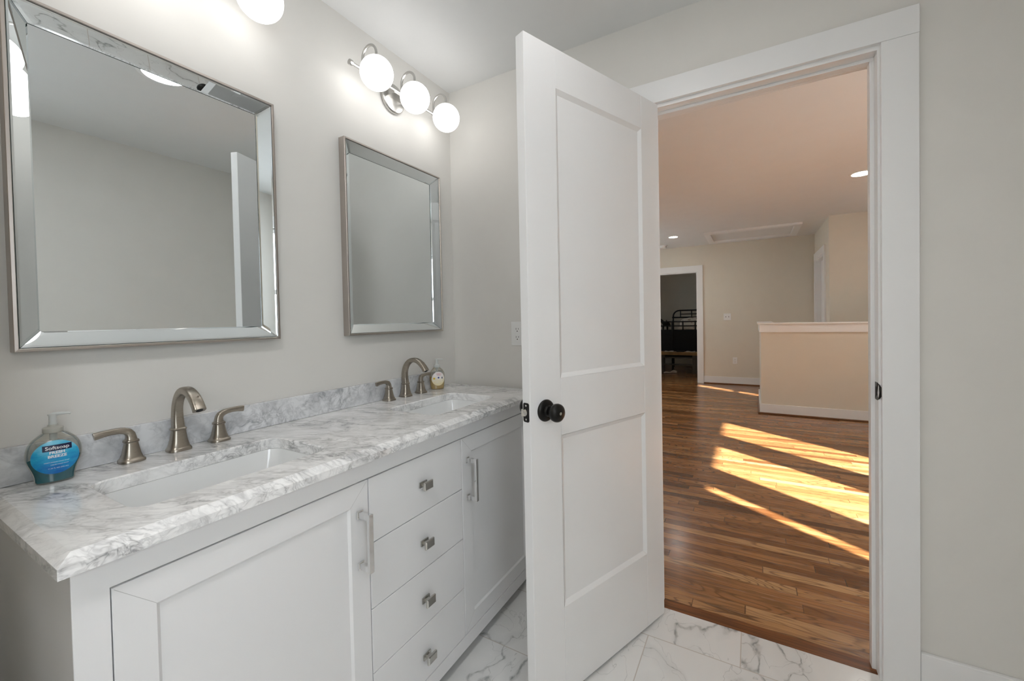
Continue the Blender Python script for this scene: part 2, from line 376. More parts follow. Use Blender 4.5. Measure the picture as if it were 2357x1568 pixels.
# outer walls with window openings; the left hall one is added
def holed(y0, y1, x0, x1, wins, z1=HH):
    mb = MB(); xs = x0
    for a, b, zs, zt in sorted(wins):
        mb.box(xs, a, y0, y1, -.1, z1); mb.box(a, b, y0, y1, -.1, zs); mb.box(a, b, y0, y1, zt, z1); xs = b
    return mb.box(xs, x1, y0, y1, -.1, z1)
FX = 6.364                                                                    # far hall wall
FDL, FDR, FDT = .26, -.53, 2.0
wall('wall_far', MB().box(FX, FX+T, FDL, 2.1, -.1, HH).box(FX, FX+T, -2.36, FDR, -.1, HH).box(FX, FX+T, FDR, FDL, FDT, HH), 'wallhall')
wall('wall_hall_left', holed(1.7, 1.82, T, FX, [(4.6, 5.2, .9, 2.0)]), 'wallhall')
wall('wall_hall_near', MB().box(0, T, .12, 1.82, -.1, HH), 'wallhall')
SX0, SX1, SDT = 5.33, 6.22, 2.03                                              # doorway in the side wall
SY = -2.24
wall('wall_side', MB().box(4.95, SX0, SY-.12, SY, -.1, HH).box(SX1, FX, SY-.12, SY, -.1, HH).box(SX0, SX1, SY-.12, SY, SDT, HH).box(4.95, 5.07, -4.12, SY-.12, -.1, HH), 'wallhall')
WIN = [(-1.13, -.99, .6, 2.03), (-.64, .02, .6, 2.03), (.39, 1.0, .6, 2.03)]
wall('wall_loft', holed(-4.67, -4.59, -1.52, 2.32, WIN).box(-1.52, -1.4, -4.59, -2.3, -.1, HH).box(2.2, 2.32, -4.59, -4.0, -.1, HH), 'wallhall')
WINF = [(3.40, 3.72, 1.38, 2.40)]
wall('wall_stair', holed(-4.08, -4.00, 2.32, 4.95, WINF), 'wallhall')
wi = 1
for y, lst in ((-4.63, WIN), (-4.04, WINF)):
    for a, b, zs, zt in lst:
        f = .018
        o = struct('window_%d' % wi, MB().box(a-f*0, a+.004, y-.03, y+.03, zs, zt).box(b-.004, b, y-.03, y+.03, zs, zt).box(a, b, y-.03, y+.03, zs, zs+.03).box(a, b, y-.03, y+.03, zt-.004, zt), M['white'])
        if wi == 4: mesh('meeting_rail', MB().box(a, b, y-.02, y+.02, 1.63, 1.665), M['white'], o)
        mesh('pane', MB().box(a+.004, b-.004, y-.002, y+.002, zs+.03, zt-.004), M['tintpane' if wi == 4 else 'pane'], o)
        portal(((a+b)/2, y-.06, (zs+zt)/2), (R(90), 0, R(180)), b-a, zt-zs)
        wi += 1
o = struct('window_5', MB().box(WF[0], WF[0]+.04, -2.27, -2.20, WF[2], WF[3]).box(WF[1]-.04, WF[1], -2.27, -2.20, WF[2], WF[3]).box(WF[0]+.04, WF[1]-.04, -2.27, -2.20, WF[2], WF[2]+.04).box(WF[0]+.04, WF[1]-.04, -2.27, -2.20, WF[3]-.04, WF[3]).box(WF[0]+.04, WF[1]-.04, -2.26, -2.21, 1.455, 1.495), M['white'], bev=.003)
mesh('frosted_pane', MB().box(WF[0]+.04, WF[1]-.04, -2.245, -2.235, WF[2]+.04, WF[3]-.04), M['frost'], o)
mesh('window_casing', MB().box(WF[0]-.09, WF[0], -2.18, -2.162, WF[2]-.09, WF[3]+.09).box(WF[1], WF[1]+.09, -2.18, -2.162, WF[2]-.09, WF[3]+.09).box(WF[0], WF[1], -2.18, -2.162, WF[3], WF[3]+.09).box(WF[0], WF[1], -2.18, -2.15, WF[2]-.03, WF[2]), M['white'], o)
# bedroom shell
wall('wall_bedroom', MB().box(9.0, 9.12, -1.5, 2.1, -.1, HH).box(FX+T, 9.0, -1.62, -1.5, -.1, HH).box(FX+T, 7.2, 1.7, 1.82, -.1, HH).box(7.5, 9.0, 1.7, 1.82, -.1, HH).box(7.2, 7.5, 1.7, 1.82, -.1, 1.3).box(7.2, 7.5, 1.7, 1.82, 1.9, HH), 'wallhall')
o = struct('window_6', MB().box(7.2, 7.23, 1.73, 1.79, 1.3, 1.9).box(7.47, 7.5, 1.73, 1.79, 1.3, 1.9).box(7.23, 7.47, 1.73, 1.79, 1.3, 1.33).box(7.23, 7.47, 1.73, 1.79, 1.87, 1.9), M['white'])  # unseen window added to let daylight into the dark bedroom
mesh('pane', MB().box(7.23, 7.47, 1.758, 1.762, 1.33, 1.87), M['pane'], o)
o = struct('window_7', MB().box(4.6, 4.63, 1.73, 1.79, .9, 2.0).box(5.17, 5.2, 1.73, 1.79, .9, 2.0).box(4.63, 5.17, 1.73, 1.79, .9, .93).box(4.63, 5.17, 1.73, 1.79, 1.97, 2.0), M['white'])  # window added out of view to brighten the hall's far left
mesh('pane', MB().box(4.63, 5.17, 1.758, 1.762, .93, 1.97), M['pane'], o)
portal((4.9, 1.83, 1.45), (R(90), 0, 0), .6, 1.1)
portal((7.35, 1.83, 1.6), (R(90), 0, 0), .3, .6)

# ------------------------------------------------------------------ doorway of the bathroom: casing, jamb, stop, strike plate
JL, JR, JT = OPL-.02, -1.722, 2.042
trim = struct('trim_1', MB().box(-.018, 0, -1.817, -1.728, 0, 2.055), M['white'], bev=.0012)
mesh('casing_side', MB().box(-.018, 0, JL+.006, JL+.095, 0, 2.055), M['white'], trim, bev=.0012)
mesh('casing_head', MB().box(-.0185, 0, -1.818, JL+.096, 2.0555, 2.141), M['white'], trim, bev=.0012)
mesh('jamb', MB().box(0, T, OPR, JR, 0, JT).box(0, T, JL, OPL, 0, JT).box(0, T, OPR, OPL, JT, OPT), M['white'], trim, bev=.001)
mesh('door_stop', MB().box(.042, .076, JR, JR+.011, 0, JT-.011).box(.042, .076, JL-.011, JL, 0, JT-.011).box(.042, .076, JR, JL, JT-.011, JT), M['white'], trim, bev=.0012)
mesh('hall_casing', MB().box(T, T+.018, -1.817, -1.728, 0, 2.055).box(T, T+.018, JL+.006, JL+.095, 0, 2.055).box(T, T+.018, -1.817, JL+.095, 2.055, 2.141), M['white'], trim)
struct('trim_5', MB().box(.0195, .080, OPR, OPL, 0.0, .0016), M['border'], bev=.0008)
sp = MB(); lip = [(.034, 0), (.006, 0), (-.002, .0012), (-.008, .004), (-.0095, .008)]
zc = .948
outl = [(.0335, -.028), (.0335, .028), (.006, .0285), (-.003, .024), (-.0095, .015), (-.0095, -.015), (-.003, -.024), (.006, -.0285)]
def ybend(x): return 0 if x > .006 else -((.006-x)**2)*25
sp.loft([[(x, JR+.0022+ybend(x), zc+z) for x, z in outl], [(x, JR+.0002+ybend(x), zc+z) for x, z in outl]], smooth=False)
st = mesh('strike_plate', sp, M['bronze'], trim); st['label'] = 'black metal strike plate'
mesh('bolt_hole', MB().box(.010, .024, JR+.0015, JR+.0026, zc-.014, zc+.014), M['dark'], st)

# baseboards
struct('baseboard_right', MB().box(-.015, 0, -2.18, -1.818, 0, .135), M['white'], bev=.003)
struct('baseboard_front', MB().box(-3.0, -.016, -2.18, -2.165, 0, .135), M['white'], bev=.003)
struct('baseboard_left', MB().box(-3.0, -2.985, -2.164, 0, 0, .135), M['white'], bev=.003)
struct('baseboard_back', MB().box(-2.984, -1.801, -.015, 0, 0, .135), M['white'], bev=.003)
b = struct('baseboard_far', MB().box(FX-.015, FX, SY, FDR-.088, 0, .13), M['white'], bev=.003)
mesh('shoe_moulding', MB().box(FX-.030, FX-.015, SY+.03, FDR-.088, 0, .019), M['shoe'], b, bev=.006)
b = struct('baseboard_side', MB().box(4.935, 4.95, -3.99, SY+.0, 0, .13).box(4.935, 5.245, SY, SY+.015, 0, .13), M['white'], bev=.003)
mesh('shoe_moulding', MB().box(4.92, 5.245, SY+.015, SY+.03, 0, .019), M['shoe'], b, bev=.006)
b = struct('baseboard_hall', MB().box(T, T+.015, JL+.096, 1.7, 0, .13).box(T, T+.015, -2.30, -1.818, 0, .13), M['white'], bev=.003)

# far hall doorway casing
t2 = struct('trim_2', MB().box(FX-.018, FX, FDR-.088, FDR, 0, 2.0), M['white'], bev=.0015)
mesh('casing_head', MB().box(FX-.019, FX, FDR-.0885, FDL+.0885, 2.0, 2.105), M['white'], t2, bev=.0015)
mesh('casing_side', MB().box(FX-.018, FX, FDL, FDL+.088, 0, 2.0), M['white'], t2, bev=.0015)
mesh('jamb', MB().box(FX, FX+T, FDR, FDR+.018, 0, FDT-.018).box(FX, FX+T, FDL-.018, FDL, 0, FDT-.018).box(FX, FX+T, FDR, FDL, FDT-.018, FDT), M['white'], t2, bev=.001)
# side-wall doorway with a closed panelled door set back in its jamb
t3 = struct('trim_3', MB().box(SX0-.088, SX0, SY, SY+.018, 0, SDT), M['white'], bev=.0015)
mesh('casing_side', MB().box(SX1, SX1+.088, SY, SY+.018, 0, SDT), M['white'], t3, bev=.0015)
mesh('casing_head', MB().box(SX0-.0885, SX1+.0885, SY, SY+.019, SDT, SDT+.105), M['white'], t3, bev=.0015)
mesh('jamb', MB().box(SX0, SX0+.018, SY-.12, SY, 0, SDT-.018).box(SX1-.018, SX1, SY-.12, SY, 0, SDT-.018).box(SX0, SX1, SY-.12, SY, SDT-.018, SDT).box(SX1-.03, SX1-.018, SY-.06, SY-.045, 0, SDT-.018).box(SX0+.018, SX0+.03, SY-.06, SY-.045, 0, SDT-.018), M['white'], t3)

# half wall around the stairs
HX, HY, HT = 4.123, -1.462, .99
hw = struct('wall_half', MB().box(HX, HX+.12, -2.75, HY, 0, HT).box(HX+.12, 5.24, HY-.12, HY, 0, HT), M['wallhall'])
tr4 = struct('trim_4', MB().box(HX-.015, HX, -2.75, HY+.015, HT, 1.085).box(HX-.015, 5.255, HY, HY+.015, HT, 1.085).box(HX, HX+.12, -2.75, HY, HT, 1.085).box(HX+.12, 5.24, HY-.12, HY, HT, 1.085).box(5.24, 5.255, HY-.12, HY, HT, 1.085), M['white'], bev=.003)
mesh('cap_board', MB().box(HX-.03, HX+.15, -2.75, HY+.03, 1.085, 1.104).box(HX+.15, 5.27, HY-.15, HY+.03, 1.085, 1.104), M['white'], tr4, bev=.004)
b = struct('baseboard_half', MB().box(HX-.016, HX, -2.75, HY+.016, 0, .118).box(HX, 5.256, HY, HY+.016, 0, .118).box(5.24, 5.256, HY-.12, HY, 0, .118), M['white'], bev=.003)
mesh('shoe_moulding', MB().box(HX-.032, HX-.016, -2.75, HY+.032, 0, .018).box(HX-.016, 5.272, HY+.016, HY+.032, 0, .018), M['shoe'], b, bev=.006)

# ------------------------------------------------------------------ the open door (local frame: u along the leaf from the hinge, n towards the camera side)
DANG = 0.36806
du = Vector((-math.cos(DANG), math.sin(DANG), 0)); dn = Vector((-math.sin(DANG), -math.cos(DANG), 0))
DW, D0, D1, TH = .695, .014, 2.039, .035
mb = MB()
stiles = [(0, .115), (.567, DW)]; rails = [(D0, .297), (.840, 1.020), (1.915, D1)]
def slab_box(m, u0, u1, n0, n1, z0, z1): m.box(u0, u1, n0, n1, z0, z1)
for a, b_ in stiles: slab_box(mb, a, b_, -TH, 0, D0, D1)
for a, b_ in rails: slab_box(mb, .115, .567, -TH, 0, a, b_)
dr = struct('door_1', mb, M['door'], bev=.0015)
dr.matrix_world = Matrix(((du.x, dn.x, 0, -.03115), (du.y, dn.y, 0, -1.05536), (0, 0, 1, 0), (0, 0, 0, 1)))
tag(dr, 'white two-panel door swung open into the bathroom, with a black knob', 'door')
for z0, z1 in ((.297, .840), (1.020, 1.915)):
    p = MB(); u0, u1 = .115, .567; s1, dp = .014, .0075
    for sgn, nf in ((1, 0.0), (-1, -TH)):
        n1 = nf - sgn*dp
        o4 = [(u0, z0), (u1, z0), (u1, z1), (u0, z1)]; i4 = [(u0+s1, z0+s1), (u1-s1, z0+s1), (u1-s1, z1-s1), (u0+s1, z1-s1)]
        p.loft([[(a, nf, b_) for a, b_ in o4], [(a, n1, b_) for a, b_ in i4]], cap0=False, cap1=True, smooth=False)
    mesh('panel', p, M['door'], dr, weld=False)
KU, KZ = .634, .929
for sgn in (1, -1):
    base = 0.0 if sgn > 0 else -TH
    ro = mesh('rosette', MB().lathe([(.033, 0), (.0335, .003), (.032, .006), (.027, .009), (.017, .0115), (.0155, .016), (.0145, .018), (.0135, .0185)], (KU, base, KZ), (0, sgn, 0), 40), M['bronze'], dr)
    kn = mesh('knob', MB().lathe([(.0105, .0185), (.0105, .030), (.013, .033), (.021, .036), (.0262, .042), (.0275, .049), (.0262, .056), (.021, .0615), (.012, .0645), (.0055, .0655), (.005, .063), (.0001, .063)], (KU, base, KZ), (0, sgn, 0), 40), M['bronze'], dr)
    if sgn > 0: mesh('key_cylinder', MB().lathe([(.0045, .060), (.0045, .0645), (.0001, .0645)], (KU, base, KZ), (0, 1, 0), 16).box(KU-.001, KU+.001, .0645, .0652, KZ-.003, KZ+.003), M['steel'], kn)
lp = [(p[0], p[1]) for p in rrect(-TH/2-.0125, -TH/2+.0125, KZ-.0285, KZ+.0285, .006)]
la = mesh('latch_plate', MB().prism(lp, lambda p, a: (DW+a, p[0], p[1]), -.001, .0014), M['bronze'], dr)
lb = [(math.cos(R(a))*.0095, math.sin(R(a))*.0105) for a in range(-90, 91, 15)] + [(-.007, .0105), (-.007, -.0105)]
mesh('latch_bolt', MB().prism(lb, lambda p, a: (DW+a*(1 if a < .002 else (.35 if p[0] > .002 else 1)), -TH/2-.003+p[0], KZ+p[1]), .0013, .0115), M['steel'], la)
for dz in (-.0205, .0205):
    mesh('screw', MB().lathe([(.0032, .0012), (.0030, .0020), (.0016, .0020), (.0013, .0016)], (DW, -TH/2, KZ+dz), (1, 0, 0), 14), M['steel'], la)
for z in (.25, 1.05, 1.82):
    mesh('hinge', MB().lathe([(.006, -.045), (.006, .045)], (-.004, -TH-.004, z), (0, 0, 1), 12), M['bronze'], dr)

# ------------------------------------------------------------------ vanity
VX0, VX1, VY, VZ0, VZ1 = -1.556, -.046, -.488, .045, .8445
van = empty('vanity_cabinet', (-.828, -.25, 0), 'white double vanity cabinet with two doors and four drawers under the marble top', 'cabinet')
DL = (-1.511, -1.0055); DRW = (-1.0025, -.6005); DRT = (-.5975, -.092); DZ0, DZ1 = .096, .7915
body = MB()
body.box(VX0, VX0+.018, VY+.020, -.002, VZ0, VZ1).box(VX1-.018, VX1, VY+.02, -.002, VZ0, VZ1)
body.box(VX0+.018, VX1-.018, -.012, -.002, VZ0, VZ1).box(VX0+.018, VX1-.018, VY+.02, -.012, VZ0, VZ0+.018)
body.box(VX0, DL[0]-.003, VY, VY+.020, VZ0, VZ1).box(DRT[1]+.003, VX1, VY, VY+.02, VZ0, VZ1)
body.box(DL[0]-.003, DRT[1]+.003, VY, VY+.02, DZ1+.003, VZ1).box(DL[0]-.003, DRT[1]+.003, VY, VY+.02, VZ0, DZ0-.003)
part('body', body, M['cab'], van, bev=.0012)
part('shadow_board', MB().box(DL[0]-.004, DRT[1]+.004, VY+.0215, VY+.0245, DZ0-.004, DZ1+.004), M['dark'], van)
for x, y in ((VX0+.03, VY+.05), (VX1-.03, VY+.05), (VX0+.03, -.05), (VX1-.03, -.05)):
    part('foot', MB().lathe([(.016, 0), (.02, .006), (.018, VZ0)], (x, y, 0), (0, 0, 1), 18), M['cab'], van)
M['jointgrey'] = plain('joint_line', C3(.50, .50, .50), .6)
def shaker(name, x0, x1, z0, z1):
    m = MB(); f = .056; y0, y1 = VY, VY+.020
    fr = [(x0, z0), (x1, z0), (x1, z1), (x0, z1)]; inn = [(x0+f, z0+f), (x1-f, z0+f), (x1-f, z1-f), (x0+f, z1-f)]
    in2 = [(x0+f+.006, z0+f+.006), (x1-f-.006, z0+f+.006), (x1-f-.006, z1-f-.006), (x0+f+.006, z1-f-.006)]
    P = lambda L, y: [(a, y, b_) for a, b_ in L]
    m.loft([P(fr, y1), P(fr, y0+.001), P([(x0+.001, z0+.001), (x1-.001, z0+.001), (x1-.001, z1-.001), (x0+.001, z1-.001)], y0), P(inn, y0), P(in2, y0+.0055)], cap0=True, cap1=True, smooth=False)
    nf = len(m.f)
    for (a, b_), (c, e) in zip(fr, inn):      # hairline mitre joints
        q = Vector((c-a, 0, e-b_)).normalized(); nn = Vector((-q.z, 0, q.x))*.0004
        A = Vector((a, y0-.0001, b_))+q*.004; B = Vector((c, y0-.0001, e))
        m.add([A-nn, A+nn, B+nn, B-nn], [(0, 1, 2, 3)])
    d = part(name, m, [M['cab'], M['jointgrey']], van)
    for p in d.data.polygons[nf:]: p.material_index = 1
    return d
d1 = shaker('door', *DL, DZ0, DZ1); d2 = shaker('door', *DRT, DZ0, DZ1)
def pull(x, z0, z1, par):
    m = MB()
    for z in (z0+.0085, z1-.0085):
        m.box(x-.0095, x+.0095, VY-.004, VY, z-.0105, z+.0105)
        m.box(x-.0065, x+.0065, VY-.036, VY-.004, z-.0075, z+.0075)
    m.box(x-.0065, x+.0065, VY-.044, VY-.034, z0, z1)
    return part('handle', m, M['chrome'], par, bev=.0012, weld=False)
pull(-1.0345, .569, .719, d1); pull(-.5675, .569, .719, d2)
zb = [DZ0, .2665, .4405, .6165, DZ1]
for i in range(4):
    d = part('drawer', MB().box(DRW[0], DRW[1], VY, VY+.020, zb[i]+(.0012 if i else 0), zb[i+1]-(.0012 if i < 3 else 0)), M['cab'], van, bev=.0012)
    zc = [.171, .3475, .5255, .7055][i]; x = -.797
    m = MB().box(x-.016, x+.016, VY-.004, VY, zc-.0085, zc+.0085).box(x-.006, x+.006, VY-.018, VY-.004, zc-.005, zc+.005)
    m.loft([[(x+a*.0175, VY-.018, zc+b_*.0110) for a, b_ in ((-1,-1),(1,-1),(1,1),(-1,1))], [(x+a*.0190, VY-.021, zc+b_*.0125) for a, b_ in ((-1,-1),(1,-1),(1,1),(-1,1))],
            [(x+a*.0190, VY-.025, zc+b_*.0125) for a, b_ in ((-1,-1),(1,-1),(1,1),(-1,1))], [(x+a*.0165, VY-.0275, zc+b_*.0100) for a, b_ in ((-1,-1),(1,-1),(1,1),(-1,1))]], smooth=False)
    part('knob', m, M['steel'], d, weld=False)

# ------------------------------------------------------------------ marble top with two sink cut-outs
CX0, CX1, CYF, CZ = -1.574, -.032, -.513, .876
SK = [(-1.452, -1.055, -.402, -.155), (-.640, -.250, -.412, -.170)]
def countertop():
    bm = bmesh.new(); ch, cz1, cz0 = .018, .863, .8460
    def loop(pts, z): return [bm.verts.new((a, b_, z)) for a, b_ in pts]
    outer_t = [(CX0+ch, CYF+ch), (CX1, CYF+ch), (CX1, -.0015), (CX0+ch, -.0015)]
    outer_m = [(CX0, CYF), (CX1, CYF), (CX1, -.0015), (CX0, -.0015)]
    lt = loop(outer_t, CZ); lm = loop(outer_m, cz1); lb_ = loop(outer_m, cz0)
    def strip(a, b_):
        n = len(a)
        for i in range(n): bm.faces.new((a[i], a[(i+1) % n], b_[(i+1) % n], b_[i]))
    strip(lt, lm); strip(lm, lb_)
    te, be = [], []
    def edges(l): return [bm.edges.get((l[i], l[(i+1) % len(l)])) or bm.edges.new((l[i], l[(i+1) % len(l)])) for i in range(len(l))]
    te += edges(lt); be += edges(lb_)
    for x0, x1, y0, y1 in SK:
        h0 = loop(rrect(x0-.003, x1+.003, y0-.003, y1+.003, .038), CZ); h1 = loop(rrect(x0, x1, y0, y1, .035), CZ-.003); h2 = loop(rrect(x0, x1, y0, y1, .035), cz0)
        strip(h0, h1); strip(h1, h2); te += edges(h0); be += edges(h2)
    bmesh.ops.triangle_fill(bm, use_beauty=True, edges=te); bmesh.ops.triangle_fill(bm, use_beauty=True, edges=be)
    me = bpy.data.meshes.new('countertop'); bm.to_mesh(me); bm.free(); return me
ct = mesh('countertop', countertop(), M['marble'])
tag(ct, 'grey-veined white marble countertop with two sink cut-outs on the white vanity', 'countertop')
bs = mesh('backsplash', MB().box(CX0, -.122, -.0165, -.001, CZ+.0006, .9565), M['marble2'], bev=.0012)
tag(bs, 'low grey marble backsplash strip along the wall behind the faucets', 'backsplash')
for k, (x0, x1, y0, y1) in enumerate(SK):
    e = empty('sink', ((x0+x1)/2, (y0+y1)/2, .70), ['rectangular white undermount sink beside the blue soap bottle', 'rectangular white undermount sink beside the amber soap bottle'][k], 'sink', 'white undermount sinks')
    rings = []
    for gx, z, r in ((.022, .8452, .045), (.022, .838, .045), (-.001, .838, .040), (-.003, .826, .040), (-.012, .745, .045), (-.030, .727, .05), (-.06, .722, .04)):
        rings.append([(a, b_, z) for a, b_ in rrect(x0-gx, x1+gx, y0-gx, y1+gx, r)])
    rings = [[(a, b_, .8452) for a, b_ in rrect(x0-.001, x1+.001, y0-.001, y1+.001, .038)]] + rings[3:]
    out = [[(a, b_, z) for a, b_ in rrect(x0-gx, x1+gx, y0-gx, y1+gx, .045)] for gx, z in ((.02, .8452), (.02, .835), (.008, .828), (.0, .74), (-.03, .71), (-.06, .708))]
    m = MB().loft(list(reversed(out)) + rings, smooth=True)
    part('basin', m, M['ceramic'], e)
    part('drain', MB().lathe([(.022, 0), (.022, .003), (.017, .004), (.014, .002), (.0001, .002)], ((x0+x1)/2, (y0+y1)/2, .7215), (0, 0, 1), 24), M['steel'], e)

# ------------------------------------------------------------------ faucets
def make_faucet(cx, label):
    e = empty('faucet', (cx, -.0445, CZ), label, 'faucet', 'widespread brushed nickel faucets')
    y0 = -.0445; z0 = CZ+.0004
    base = [(.0262, 0), (.0262, .0055), (.0245, .0075), (.0220, .0115), (.0182, .028), (.0152, .050), (.0147, .0535), (.0172, .0553), (.0174, .0580), (.0148, .0605)]
    sec = sqsec(28, 3.2)
    m = MB()
    m.loft([[(cx+q[0]*r, y0+q[1]*r*.93, z0+h) for q in sec] for r, h in base])
    cl = [(-.0445, .0585), (-.0425, .078), (-.0420, .099), (-.0450, .118), (-.0535, .137), (-.0670, .1515), (-.0850, .1605), (-.1045, .1620), (-.1240, .1565), (-.1410, .1455), (-.1550, .1315), (-.1660, .1165)]
    wd = [(.0132, .0132), (.0122, .0125), (.0112, .0120), (.0108, .0115), (.0108, .0110), (.0110, .0105), (.0114, .0100), (.0120, .0098), (.0126, .0096), (.0132, .0094), (.0138, .0092), (.0142, .0090)]
    # finer path
    P = [Vector((cx, y, z0+z)) for y, z in cl]; PP, WW = [], []
    for i in range(len(P)-1):
        for t in (0, .5):
            p0, p1, p2, p3 = P[max(i-1, 0)], P[i], P[i+1], P[min(i+2, len(P)-1)]
            PP.append(.5*((2*p1)+(p2-p0)*t+(2*p0-5*p1+4*p2-p3)*t*t+(3*p1-p0-3*p2+p3)*t**3))
            WW.append((wd[i][0]*(1-t)+wd[i+1][0]*t, wd[i][1]*(1-t)+wd[i+1][1]*t))
    PP.append(P[-1]); WW.append(wd[-1])
    m.tube(PP, WW, side=(1, 0, 0), section=sqsec(28, 4.2))
    s = part('spout', m, M['nickel'], e, weld=False)
    tip = P[-1]; dd = (P[-1]-P[-2]).normalized()
    part('outlet', MB().lathe([(.0075, 0), (.0075, .0008), (.0001, .0008)], tip, dd, 18), M['dark'], s)
    part('lift_rod', MB().lathe([(.0025, 0), (.0025, .03), (.0045, .032), (.0045, .037), (.002, .039)], (cx, -.0225, z0+.06), (0, .12, 1), 14) if False else MB().lathe([(.0016, 0), (.0016, .004), (.0024, .005), (.0012, .0065)], (cx+.004, -.148, z0+.1480), (.2, -.6, .75), 10), M['nickel'], s)
    for sg in (-1, 1):
        hx = cx + sg*.097
        hb = [(.0248, 0), (.0250, .0045), (.0238, .0062), (.0222, .0070), (.0200, .0110), (.0172, .0200), (.0148, .0320), (.0127, .0440), (.0124, .0465), (.0146, .0480), (.0148, .0495), (.0138, .0500), (.0146, .0508), (.0142, .0525), (.0118, .0540)]
        h = part('handle', MB().loft([[(hx+q[0]*r, y0+q[1]*r, z0+z) for q in sec] for r, z in hb]), M['nickel'], e)
        lc = [(0, .0535), (0, .060), (.0012, .067), (.0055, .0735), (.0125, .0775), (.022, .0795), (.036, .0800), (.050, .0790), (.064, .0768), (.0665, .0763)]
        lw = [(.0112, .0110), (.0098, .0098), (.0090, .0092), (.0084, .0086), (.0078, .0080), (.0072, .0072), (.0066, .0068), (.0064, .0074), (.0064, .0085), (.0060, .0082)]
        part('lever', MB().tube([(hx+sg*a, y0, z0+z+(.055 if sg > 0 else -.01)*max(0, a-.012)) for a, z in lc], lw, side=(0, 1, 0), section=sqsec(20, 3.6)), M['nickel'], h)
    return e
make_faucet(-1.248, 'brushed nickel two-handle faucet beside the blue soap bottle')
make_faucet(-.411, 'brushed nickel two-handle faucet beside the amber soap bottle')

# ------------------------------------------------------------------ soap bottles
def soap(loc, prof, label, colliq, liqz, lab, name_mat, txts, blobs=(), capmat='cap', pump='pumpclear', nozz=1.0, lab_c=(0, .056), lab_r=(.034, .036), rot=0.0):
    """prof: (z, halfwidth, halfdepth) list"""
    e = empty('soap_bottle', loc, label, 'soap bottle'); e.rotation_euler.z = rot
    L = Vector(loc); sec = sqsec(40, 2.3)
    m = MB(); m.loft([[(q[0]*a, q[1]*b_, z) for q in sec] for z, a, b_ in prof])
    bo = part('bottle', m, M['bottle'], e, world=False)
    def ab(z):
        for (z0, a0, b0), (z1, a1, b1) in zip(prof, prof[1:]):
            if z0 <= z <= z1:
                t = (z-z0)/max(1e-6, z1-z0); return a0+(a1-a0)*t, b0+(b1-b0)*t
        return prof[-1][1:]
    def fy(x, z, off):
        a, b_ = ab(z); t = min(.995, abs(x)/a); return -(b_*(1-t**2.3)**(1/2.3)) - off
    zs = [p[0] for p in prof if p[0] <= liqz]
    zz = [.0035] + [z for z in [i*.004 for i in range(2, 40)] if z < liqz] + [liqz]
    part('liquid', MB().loft([[(q[0]*(ab(z)[0]-.0022), q[1]*(ab(z)[1]-.0022), z) for q in sec] for z in zz]), M[colliq], e, world=False)
    # label wraps the front face
    lm = MB(); nr, na = 7, 40; vs = [(lab_c[0], fy(lab_c[0], lab_c[1], .0005), lab_c[1])]; fs = []
    for i in range(1, nr+1):
        for k in range(na):
            t = 2*math.pi*k/na; x = lab_c[0]+lab_r[0]*i/nr*math.cos(t); z = lab_c[1]+lab_r[1]*i/nr*math.sin(t); vs.append((x, fy(x, z, .0005), z))
    for k in range(na): fs.append((0, 1+k, 1+(k+1) % na))
    for i in range(1, nr):
        for k in range(na):
            a = 1+(i-1)*na+k; b2 = 1+(i-1)*na+(k+1) % na; fs.append((a, b2, b2+na, a+na))
    lm.add(vs, fs, True); lo = part('label', lm, M[name_mat], e, world=False)
    for bx, bz, rx, rz, mm, nm in blobs:
        q = MB(); n = 10
        if nm == 'name_band':
            vs = []
            for i in range(13):
                x = bx-rx+2*rx*i/12
                for sgn in (-1, 1): vs.append((x, fy(x, bz+sgn*rz, .0008), bz+sgn*rz+.0))
            q.add(vs, [(2*i, 2*i+2, 2*i+3, 2*i+1) for i in range(12)])
        else:
            vs = [(bx, fy(bx, bz, .0008), bz)]+[(bx+rx*math.cos(2*math.pi*k/16), fy(bx+rx*math.cos(2*math.pi*k/16), bz+rz*math.sin(2*math.pi*k/16), .0008), bz+rz*math.sin(2*math.pi*k/16)) for k in range(16)]
            q.add(vs, [(0, 1+k, 1+(k+1) % 16) for k in range(16)])
        part(nm, q, M[mm], lo, world=False)
    for s, size, tx, tz, mm, bold, sx in txts:
        me = text_mesh(s, size, bold, sx)
        for v in me.vertices:
            x, z = tx+v.co.x, tz+v.co.y; v.co = (x, fy(x, z, .0012), z)
        o = bpy.data.objects.new('printed_words', me); COL.objects.link(o); me.materials.append(M[mm]); o.parent = lo
    zt, na_, nb_ = prof[-1]
    part('collar', MB().lathe([(.0150, zt-.001), (.0158, zt+.001), (.0158, zt+.009), (.0142, zt+.0105), (.009, zt+.012), (.0075, zt+.016), (.0060, zt+.016)], (0, 0, 0), (0, 0, 1), 28), M[capmat], e, world=False)
    p = part('pump', MB().lathe([(.0060, zt+.015), (.0066, zt+.016), (.0060, zt+.034), (.0075, zt+.036), (.0078, zt+.039), (.004, zt+.0405), (.0001, zt+.041)], (0, 0, 0), (0, 0, 1), 20), M[pump], e, world=False)
    part('nozzle', MB().tube([(0, 0, zt+.0375), (.010*nozz, -.004, zt+.0385), (.022*nozz, -.009, zt+.0380), (.026*nozz, -.0105, zt+.0365)], [(.0042, .0034), (.0034, .0026), (.0026, .0020), (.0022, .0018)], side=(0, 0, 1), seg=10), M[pump], p, world=False)
    part('dip_tube', MB().tube([(0, 0, .012), (0, 0, zt)], .0022, 8).lathe([(.006, zt-.018), (.006, zt-.003)], (0, 0, 0), (0, 0, 1), 12), M[pump], e, world=False)
    return e
